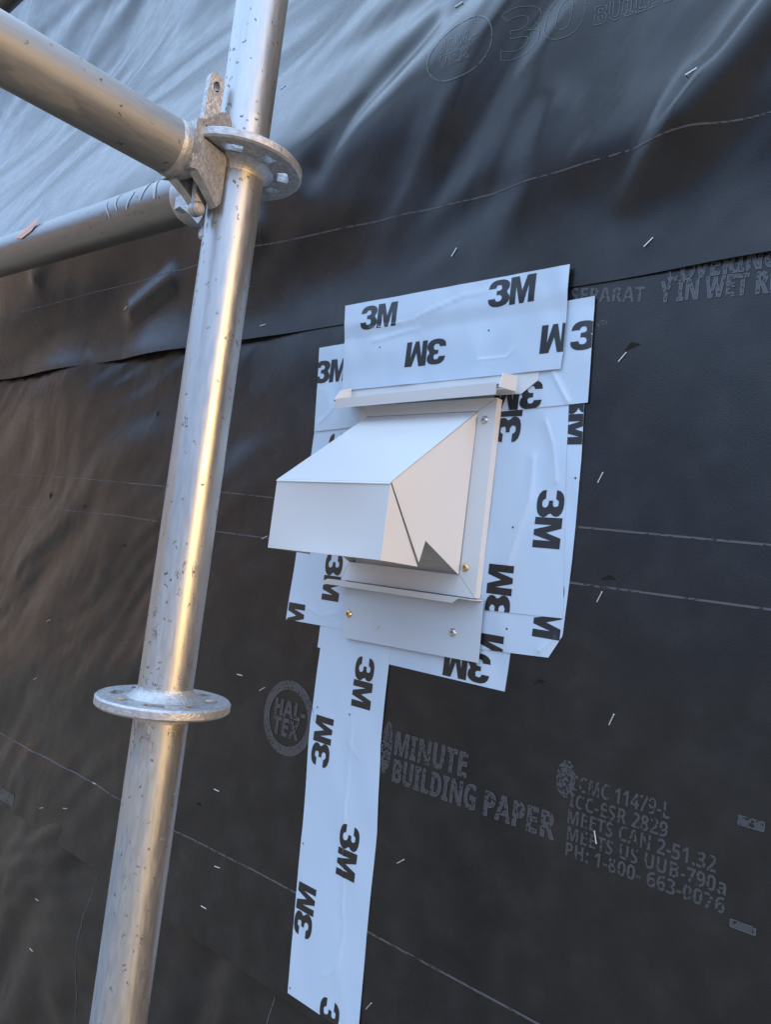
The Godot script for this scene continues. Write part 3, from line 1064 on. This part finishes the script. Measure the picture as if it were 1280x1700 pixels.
	part("drip_lip", s.mesh(), M.white, t)
	screw(t, Vector3(-0.6371, 1.5410, 0.0066), M.brass_screw, 0.4)
	screw(t, Vector3(-0.4823, 1.5412, 0.0066), M.screw, 0.7)
	s = Shape.new()
	s.hull(Vector3(-0.0011, -0.0030, 0.0), Vector3(0.0011, 0.0030, 0.0012), 0.0, Transform3D(Basis(Vector3(0, 0, 1), -0.35), Vector3(-0.5888, 1.5312, 0.0062)))
	part("nail_stub", s.mesh(), M.screw, t)

# a thin panel with a bow in the middle, given by its corners (bottom left, bottom right, top right, top left)
func grid_panel(s: Shape, a: Vector3, b: Vector3, c: Vector3, d: Vector3, nn: Vector3, bow: float, th: float) -> void:
	var n := 14
	var p := []
	nn = (b - a).cross(d - a).normalized()
	for j in n + 1:
		var row := []
		for i in n + 1:
			var u := float(i) / n
			var w := float(j) / n
			row.append(a.lerp(b, u).lerp(d.lerp(c, u), w) + nn * bow * 16.0 * u * (1.0 - u) * w * (1.0 - w))
		p.append(row)
	var nr := []
	for j in n + 1:
		var row := []
		for i in n + 1:
			row.append(((p[j][mini(i + 1, n)] - p[j][maxi(i - 1, 0)]) as Vector3).cross(p[mini(j + 1, n)][i] - p[maxi(j - 1, 0)][i]).normalized())
		nr.append(row)
	for j in n:
		for i in n:
			for sg in [1.0, -1.0]:
				var off := Vector3.ZERO if sg > 0 else -nn * th
				s.tri(p[j][i] + off, p[j][i + 1] + off, p[j + 1][i + 1] + off, nr[j][i] * sg, nr[j][i + 1] * sg, nr[j + 1][i + 1] * sg)
				s.tri(p[j][i] + off, p[j + 1][i + 1] + off, p[j + 1][i] + off, nr[j][i] * sg, nr[j + 1][i + 1] * sg, nr[j + 1][i] * sg)
	s.quad(a, b, b - nn * th, a - nn * th, a - d)
	s.quad(d, c, c - nn * th, d - nn * th, d - a)
	s.quad(a, d, d - nn * th, a - nn * th, a - b)
	s.quad(b, c, c - nn * th, b - nn * th, b - a)

# ------------------------------------------------------------------ small things in the paper
func staple_mesh(long: float) -> ArrayMesh:
	var s := Shape.new()
	var h := long / 2.0
	s.hull(Vector3(-h, -0.00062, 0.0002), Vector3(h, 0.00062, 0.0011), 0.0003, Transform3D())
	for e in [-1.0, 1.0]:
		s.hull(Vector3(e * h - 0.0005, -0.0006, -0.004), Vector3(e * h + 0.0005, 0.0006, 0.0010), 0.0002, Transform3D())
	return s.mesh()

func torn_flap(sheet: Node3D, z_of: Callable, at: Vector2, size: float, turn: float) -> void:
	var z: float = z_of.call(at.x, at.y)
	var o := Vector3(at.x, at.y, z)
	var b := Basis(Vector3(0, 0, 1), turn)
	var s := Shape.new()
	var hole := [Vector3(-1, 0.05, 0.0), Vector3(-0.3, 0.28, 0.0), Vector3(0.6, 0.22, 0.0), Vector3(1, 0, 0.0), Vector3(0.1, -0.25, 0.0)]
	var pts := []
	for q in hole:
		pts.append(o + b * (q * size) + Vector3(0, 0, 0.0005))
	var tip := o + b * (Vector3(0.15, 0.55, 0.42) * size)
	s.flat(pts[0] , pts[3], tip, Vector3(0, -0.3, 1))
	s.flat(pts[0] + Vector3(0, 0, -0.0003), pts[3] + Vector3(0, 0, -0.0003), tip + Vector3(0, 0.0003, -0.0003), Vector3(0, 0.3, -1))
	part("torn_flap", s.mesh(), M.paper, sheet)

# ------------------------------------------------------------------ the scene
func _ready() -> void:
	# camera
	var cam := Camera3D.new()
	cam.name = "camera"
	cam.transform = Transform3D(Basis(Vector3(0.752813, 0.121047, -0.647009), Vector3(-0.043649, 0.989962, 0.134422), Vector3(0.656786, -0.072954, 0.750540)).orthonormalized(), Vector3(0.0, 1.6, 0.691))
	cam.fov = 67.21
	cam.near = 0.02
	cam.far = 900.0
	add_child(cam)
	cam.make_current()

	# sky and low warm sun that grazes along the wall from the right
	var sky_mat := ProceduralSkyMaterial.new()
	sky_mat.sky_top_color = Color(0.74, 0.86, 1.0)
	sky_mat.sky_horizon_color = Color(0.31, 0.38, 0.54)
	sky_mat.sky_curve = 0.5
	sky_mat.sky_energy_multiplier = 1.6
	sky_mat.ground_bottom_color = Color(0.30, 0.26, 0.22)
	sky_mat.ground_horizon_color = Color(0.55, 0.52, 0.50)
	sky_mat.sun_angle_max = 40.0
	var sky := Sky.new()
	sky.sky_material = sky_mat
	var env := Environment.new()
	env.background_mode = Environment.BG_SKY
	env.sky = sky
	env.tonemap_mode = Environment.TONE_MAPPER_LINEAR
	env.tonemap_exposure = 1.52
	env.sdfgi_enabled = true
	env.ssao_enabled = true
	env.ssil_enabled = true
	var we := WorldEnvironment.new()
	we.name = "world_environment"
	we.environment = env
	add_child(we)
	var sun := DirectionalLight3D.new()
	sun.name = "sun"
	sun.light_color = Color(1.0, 0.80, 0.50)
	sun.light_energy = 0.5
	sun.light_angular_distance = 11.0
	sun.shadow_enabled = true
	add_child(sun)
	sun.look_at_from_position(Vector3(10.0, 1.1, 0.35), Vector3.ZERO)

	rng.seed = 7
	noise_a.seed = 4; noise_a.frequency = 0.01; noise_a.fractal_octaves = 1
	noise_b.seed = 15; noise_b.frequency = 0.01; noise_b.fractal_octaves = 1
	noise_c.seed = 28; noise_c.frequency = 0.01; noise_c.fractal_octaves = 1
	noise_w.seed = 40; noise_w.frequency = 0.01; noise_w.fractal_octaves = 1
	make_materials()
	M.render_wall = mat(srgb(0.45, 0.36, 0.27), 0.9)
	M.roof = mat(srgb(0.16, 0.10, 0.07), 0.85)
	M.drip = mat(srgb(0.40, 0.41, 0.42), 0.8)
	M.apron = mat(srgb(0.43, 0.47, 0.50), 0.40, 0.0, 0.5)

	# the setting
	var g := Shape.new()
	g.quad(Vector3(-400, 0, -400), Vector3(400, 0, -400), Vector3(400, 0, 400), Vector3(-400, 0, 400), Vector3.UP)
	var ground := part("ground", g.mesh(), M.soil, self)
	ground.set_meta("kind", "structure")

	neighbour()
	var wall := thing("house_wall", "board sheathed house wall under the black building paper", "wall", Vector3(-1.0, 0.0, -0.2))
	for k in 5:
		g = Shape.new()
		g.box(Vector3(-5.0 + k * 1.6 + 0.002, 0.0, -0.80), Vector3(-5.0 + (k + 1) * 1.6 - 0.002, 3.95, -0.60), 0.002)
		part("sheathing_board", g.mesh(), M.board, wall)

	var up := thing("building_paper", "loose upper course of black building paper, billowing and glossy, its lower edge lapped over", "building paper", Vector3(-1.0, 1.911, 0.0), "courses of black building paper")
	part("sheet", paper_sheet(upper_z, lap_upper, 3.9, 0.0065), M.paper, up)
	var mid := thing("building_paper", "taut middle course of black building paper, pierced by the exhaust hood", "building paper", Vector3(-1.0, 1.076, 0.0), "courses of black building paper")
	part("sheet", paper_sheet(middle_z, lap_lower, 1.99, 0.0055), M.paper, mid)
	var low := thing("building_paper", "lowest course of black building paper, tucked under the long tape strip", "building paper", Vector3(-1.0, 0.02, 0.0), "courses of black building paper")
	part("sheet", paper_sheet(lower_z, func(_x: float) -> float: return 0.02, 1.13, 0.009), M.paper, low)

	scaffold()
	exhaust_hood()
	tapes()
	paper_prints(up, mid, low)
	fixings(up, mid, low)

# the neighbour's tan house, out of the frame to the left: its sunlit wall is what the paper at the left mirrors
func neighbour() -> void:
	var o := Vector3(-15.0, 0.0, 9.0)
	var n := thing("neighbour_house", "tan rendered house with a brown gable roof across the yard", "house", o)
	var s := Shape.new()
	s.box(o + Vector3(-5, 0, -8), o + Vector3(5, 4.4, 8), 0.01)
	part("wall", s.mesh(), M.render_wall, n)
	s = Shape.new()
	var e := [o + Vector3(5.5, 4.35, -8.4), o + Vector3(5.5, 4.35, 8.4), o + Vector3(-5.5, 4.35, 8.4), o + Vector3(-5.5, 4.35, -8.4)]
	var rg := [o + Vector3(0, 6.0, -8.4), o + Vector3(0, 6.0, 8.4)]
	s.quad(e[0], e[1], rg[1], rg[0], Vector3(1, 2, 0))
	s.quad(e[2], e[3], rg[0], rg[1], Vector3(-1, 2, 0))
	s.quad(e[0], e[1], e[2], e[3], Vector3.DOWN)
	s.flat(e[0], e[3], rg[0], Vector3(0, 0, -1))
	s.flat(e[1], e[2], rg[1], Vector3(0, 0, 1))
	part("roof", s.mesh(), M.roof, n)

func V(a: Array) -> Array:
	var o := []
	for q in a:
		o.append(Vector2(q[0], q[1]))
	return o

func tapes() -> void:
	tape("flashing_tape", "bottom horizontal white printed tape strip under the apron", V([[-0.690, 1.590], [-0.690, 1.4925]]), V([[-0.4105, 1.590], [-0.4153, 1.4911]]), 0.0004, [], [[-0.4646, 1.5088, 180]], [])
	tape("flashing_tape", "long vertical white printed tape strip running down below the exhaust hood", V([[-0.6855, 1.5600], [-0.6842, 1.5155], [-0.6856, 1.3998], [-0.6758, 1.2784], [-0.6749, 1.2285], [-0.6657, 1.0857]]), V([[-0.5690, 1.5600], [-0.5710, 1.5104], [-0.5690, 1.4000], [-0.5590, 1.3072], [-0.5564, 1.1903], [-0.5505, 1.0857]]), 0.0009,
		[[V([[-0.6158, 1.4188], [-0.6139, 1.3736], [-0.6113, 1.3187], [-0.6018, 1.2532], [-0.5957, 1.2015]]), 0.0013, 0.0021], [V([[-0.5904, 1.1935], [-0.5925, 1.1561], [-0.5973, 1.1395], [-0.612, 1.128]]), 0.0012, 0.0021], [V([[-0.622, 1.395], [-0.600, 1.378]]), 0.0006, 0.0029]],
		[[-0.6060, 1.4644, -90], [-0.6611, 1.3827, 90], [-0.5983, 1.2720, -90], [-0.6549, 1.1847, 90], [-0.5961, 1.0786, -90]], V([[-0.6766, 1.4209], [-0.6216, 1.4239], [-0.6709, 1.2584], [-0.6627, 1.0925]]))
	tape("flashing_tape", "outer white printed tape strip right of the hood with a turned lower corner", V([[-0.4600, 1.7950], [-0.4600, 1.7000], [-0.4600, 1.6200], [-0.4550, 1.5600], [-0.4530, 1.5285]]), V([[-0.3600, 1.7950], [-0.3565, 1.7300], [-0.3552, 1.6300], [-0.3575, 1.5560], [-0.3700, 1.5330]]), 0.0014,
		[[V([[-0.366, 1.552], [-0.380, 1.538]]), 0.0019, 0.0038]], [[-0.3656, 1.7752, -90], [-0.3751, 1.5808, -90], [-0.4370, 1.5160, 90]], V([[-0.3605, 1.7117], [-0.4197, 1.5541], [-0.3646, 1.5538]]))
	tape("flashing_tape", "vertical white printed tape strip left of the exhaust hood", V([[-0.7440, 1.7900], [-0.7490, 1.6300], [-0.7524, 1.5191]]), V([[-0.6300, 1.7900], [-0.6300, 1.6300], [-0.6400, 1.5205]]), 0.0014, [[V([[-0.74, 1.545], [-0.69, 1.532], [-0.66, 1.54]]), 0.0006, 0.0029]], [[-0.6779, 1.5818, -90], [-0.7347, 1.5122, 90], [-0.700, 1.735, -90]], [])
	tape("flashing_tape", "inner white printed tape strip right of the hood with long bright creases", V([[-0.4800, 1.8000], [-0.4700, 1.6500], [-0.4552, 1.5694]]), V([[-0.3775, 1.8000], [-0.3700, 1.7000], [-0.3585, 1.5730]]), 0.0020,
		[[V([[-0.4098, 1.7324], [-0.4087, 1.6883], [-0.4196, 1.6501], [-0.4265, 1.6182]]), 0.0026, 0.0047], [V([[-0.4003, 1.7702], [-0.3890, 1.7448], [-0.3812, 1.7077]]), 0.0017, 0.0038]], [[-0.4446, 1.7783, 90], [-0.3849, 1.6695, -90], [-0.4337, 1.5891, 90]], V([[-0.4250, 1.6586]]))
	tape("flashing_tape", "wide white printed tape strip tucked behind the top strip, ends showing both sides", V([[-0.7540, 1.8820], [-0.7437, 1.7681]]), V([[-0.3594, 1.8969], [-0.3553, 1.7876]]), 0.0027,
		[[V([[-0.7356, 1.7800], [-0.7207, 1.7907], [-0.7096, 1.8031]]), 0.0014, 0.0029], [V([[-0.3979, 1.8209], [-0.3853, 1.8010], [-0.3772, 1.7893]]), 0.0016, 0.0038], [V([[-0.752, 1.822], [-0.738, 1.825]]), 0.0009, 0.0018]], [[-0.7265, 1.8484, 0], [-0.3519, 1.8574, 0], [-0.4368, 1.7989, 180]], [])
	tape("flashing_tape", "topmost white printed tape strip lapped over the drip cap and upper paper", V([[-0.7103, 1.9328], [-0.6985, 1.8195]]), V([[-0.3888, 1.9333], [-0.3868, 1.8420], [-0.3880, 1.8235]]), 0.0056,
		[[V([[-0.6619, 1.8972], [-0.6221, 1.8980], [-0.5937, 1.8991], [-0.5589, 1.9102], [-0.5171, 1.9196], [-0.4885, 1.9196]]), 0.0012, 0.0018], [V([[-0.6541, 1.8807], [-0.6106, 1.8860], [-0.5827, 1.8881]]), 0.0007, 0.0029], [V([[-0.4901, 1.8417], [-0.4550, 1.8420], [-0.4448, 1.8510]]), 0.0007, 0.0029]],
		[[-0.6490, 1.9113, 0], [-0.4566, 1.9149, 0], [-0.5681, 1.8572, 180], [-0.3849, 1.8566, 180]], V([[-0.6414, 1.8709], [-0.4817, 1.8745]]))

func paper_prints(up: Node3D, mid: Node3D, low: Node3D) -> void:
	# printed laying lines
	var lines := [
		[up, upper_z, [[-2.4, 2.040], [-0.916, 2.0395], [-0.822, 2.0357], [-0.463, 2.0352], [0.1, 2.033]], 0.0016],
		[mid, middle_z, [[-1.9, 1.705], [-1.391, 1.697], [-1.087, 1.688], [-0.816, 1.678], [-0.7, 1.674]], 0.0014],
		[mid, middle_z, [[-0.40, 1.6645], [-0.3525, 1.6634], [-0.178, 1.6582], [0.1, 1.655]], 0.0020],
		[mid, middle_z, [[-1.9, 1.636], [-1.193, 1.635], [-0.93, 1.6242], [-0.818, 1.6218], [-0.7, 1.618]], 0.0016],
		[mid, middle_z, [[-0.40, 1.6095], [-0.352, 1.6084], [-0.174, 1.6052], [0.1, 1.604]], 0.0020],
		[mid, middle_z, [[-1.9, 1.190], [-1.391, 1.1949], [-1.156, 1.1992], [-0.93, 1.1951], [-0.754, 1.1986], [-0.344, 1.1997], [0.1, 1.200]], 0.0024],
		[low, lower_z, [[-1.1209, 1.0700], [-1.1378, 0.9971], [-1.1401, 0.9221], [-1.1323, 0.834], [-1.13, 0.70]], 0.0018],
		[low, lower_z, [[-0.6923, 1.0700], [-0.7015, 1.0332], [-0.705, 0.98]], 0.0020],
	]
	for l in lines:
		part("laying_line", laid(stripe(V(l[2]), l[3]), l[1], 0.0005, 0.008, 0.12), M.chalk, l[0])
	# lettering on the middle course
	print_text(mid, middle_z, "MINUTE", -0.5480, -0.4500, 1.3955, 0.0255, 0.10)
	print_text(mid, middle_z, "BUILDING", -0.5465, -0.4355, 1.3660, 0.0250, 0.10)
	print_text(mid, middle_z, "PAPER", -0.4245, -0.3450, 1.3655, 0.0245, 0.22)
	print_text(mid, middle_z, "CCMC 11479-L", -0.3340, -0.2395, 1.4160, 0.0140, 0.16)
	print_text(mid, middle_z, "ICC-ESR 2829", -0.3330, -0.2400, 1.4000, 0.0135, 0.16)
	print_text(mid, middle_z, "MEETS CAN 2-51.32", -0.3330, -0.1985, 1.3850, 0.0135, 0.16)
	print_text(mid, middle_z, "MEETS US UUB-790a", -0.3320, -0.1892, 1.3700, 0.0130, 0.16)
	print_text(mid, middle_z, "PH: 1-800- 663-0076", -0.3320, -0.1892, 1.3555, 0.0130, 0.14)
	print_text(mid, middle_z, "COVERING", -0.2880, -0.1900, 1.9010, 0.0200, 0.15, true, -0.012)
	print_text(mid, middle_z, "SEPARAT", -0.3880, -0.3085, 1.8950, 0.0155, 0.20, true, -0.13)
	print_text(mid, middle_z, "Y IN WET RE", -0.2930, -0.1880, 1.8820, 0.0200, 0.15, true, -0.05)
	print_ring(mid, middle_z, Vector2(-0.7262, 1.3970), 0.0465, 0.0462, 0.0100, M.print_fill, 0.0004, 0.04)
	print_ring(mid, middle_z, Vector2(-0.7262, 1.3970), 0.0370, 0.0367, 0.0010, M.print_rim, 0.0007, 0.1)
	print_ring(mid, middle_z, Vector2(-0.7262, 1.3970), 0.0470, 0.0467, 0.0008, M.print_rim, 0.0007, 0.2)
	print_text(mid, middle_z, "HAL-", -0.7530, -0.6960, 1.3975, 0.0205, 0.06)
	print_text(mid, middle_z, "TEX", -0.7520, -0.7040, 1.3735, 0.0215, 0.06)
	for q in [Rect2(-0.1845, 1.4290, 0.0195, 0.0072), Rect2(-0.1840, 1.3485, 0.0190, 0.0058), Rect2(-1.55, 1.085, 0.13, 0.022), Rect2(-0.735, 1.872, 0.016, 0.008)]:
		part("printed_dash", laid(triangles(PackedVector2Array([q.position, q.position + Vector2(q.size.x, 0), q.end, q.position + Vector2(0, q.size.y)])), middle_z, 0.0004, 0.004, 0.1), M.print_fill, mid)
		part("dash_rim", laid(stripe([q.position, q.position + Vector2(q.size.x, 0), q.end, q.position + Vector2(0, q.size.y), q.position], 0.0008), middle_z, 0.0007, 0.004, 0.1), M.print_rim, mid)
	# scuffs of smeared ink
	for q in [[-0.339, 1.424, 0.010, 0.018], [-0.560, 1.400, 0.008, 0.03], [-0.350, 1.868, 0.006, 0.004]]:
		var tris := PackedVector2Array()
		for k in 10:
			tris.append_array([Vector2(q[0], q[1]), Vector2(q[0] + cos(k * TAU / 10) * q[2], q[1] + sin(k * TAU / 10) * q[3]), Vector2(q[0] + cos((k + 1) * TAU / 10) * q[2], q[1] + sin((k + 1) * TAU / 10) * q[3])])
		part("ink_smear", laid(tris, middle_z, 0.00035, 0.0025, 0.5), M.print_fill, mid)
	# lettering on the upper course
	print_ring(up, upper_z, Vector2(-0.5510, 2.2130), 0.0455, 0.0390, 0.0014, M.print_rim, 0.0006, 0.08)
	print_text(up, upper_z, "HAL-", -0.5780, -0.5270, 2.2160, 0.0165, 0.1, false)
	print_text(up, upper_z, "TEX", -0.5760, -0.5330, 2.1950, 0.0170, 0.1, false)
	print_text(up, upper_z, "30", -0.4960, -0.3960, 2.1820, 0.0560, 0.05, false)
	print_text(up, upper_z, "BUILDING", -0.3850, -0.2700, 2.1860, 0.0200, 0.05, false)
	print_text(up, upper_z, "MINUTE", -0.3850, -0.2850, 2.2160, 0.0240, 0.05, false)

func fixings(up: Node3D, mid: Node3D, low: Node3D) -> void:
	var at := [[-0.2704, 2.0858, 18], [-0.3081, 1.9424, 42], [-0.5446, 1.9764, 56], [-0.5756, 2.2904, 9], [-0.9302, 2.3174, 12], [-0.3247, 1.8315, 50], [-0.3348, 1.7127, 67], [-0.3234, 1.5982, 68], [-0.2997, 1.4882, 70], [-0.5214, 1.2869, 38], [-0.8309, 1.4324, 1], [-0.8452, 1.2739, 0], [-0.8238, 1.1788, 7], [-0.8388, 1.1213, 1], [-1.1556, 1.1987, 5], [-1.312, 1.1144, 23], [-1.2298, 1.1378, 13], [-0.7825, 1.4226, 32], [-0.5417, 1.1261, 55], [-1.2913, 0.9648, 2], [-1.2842, 0.8841, -2], [-0.9184, 1.9876, 9], [-0.88, 1.928, 4], [-1.2555, 2.0005, 26], [-1.3885, 1.4304, 22], [-0.817, 1.6223, 23], [-1.4074, 1.3205, 28], [-0.3041, 1.3809, -74]]
	var crown := staple_mesh(0.0105)
	for a in at:
		var z_of: Callable = upper_z if a[1] > LAP_UPPER else (middle_z if a[1] > LAP_LOWER else lower_z)
		var sheet: Node3D = up if a[1] > LAP_UPPER else (mid if a[1] > LAP_LOWER else low)
		var o := part("staple", crown, M.staple, sheet)
		o.rotation.z = deg_to_rad(a[2])
		o.position += Vector3(a[0], a[1], float(z_of.call(a[0], a[1])) + 0.0004)
	for a in [[-1.1313, 1.8083, 0.007, 1.2], [-1.4616, 1.661, 0.008, 1.3], [-1.3169, 1.6445, 0.006, 0.5], [-1.173, 1.5831, 0.008, 0.2], [-0.3167, 1.6149, 0.008, 0.15], [-0.3776, 1.5062, 0.007, 0.3], [-0.3158, 1.8396, 0.009, 0.35], [-0.879, 1.2444, 0.006, 0.1]]:
		torn_flap(mid, middle_z, Vector2(a[0], a[1]), a[2], a[3])
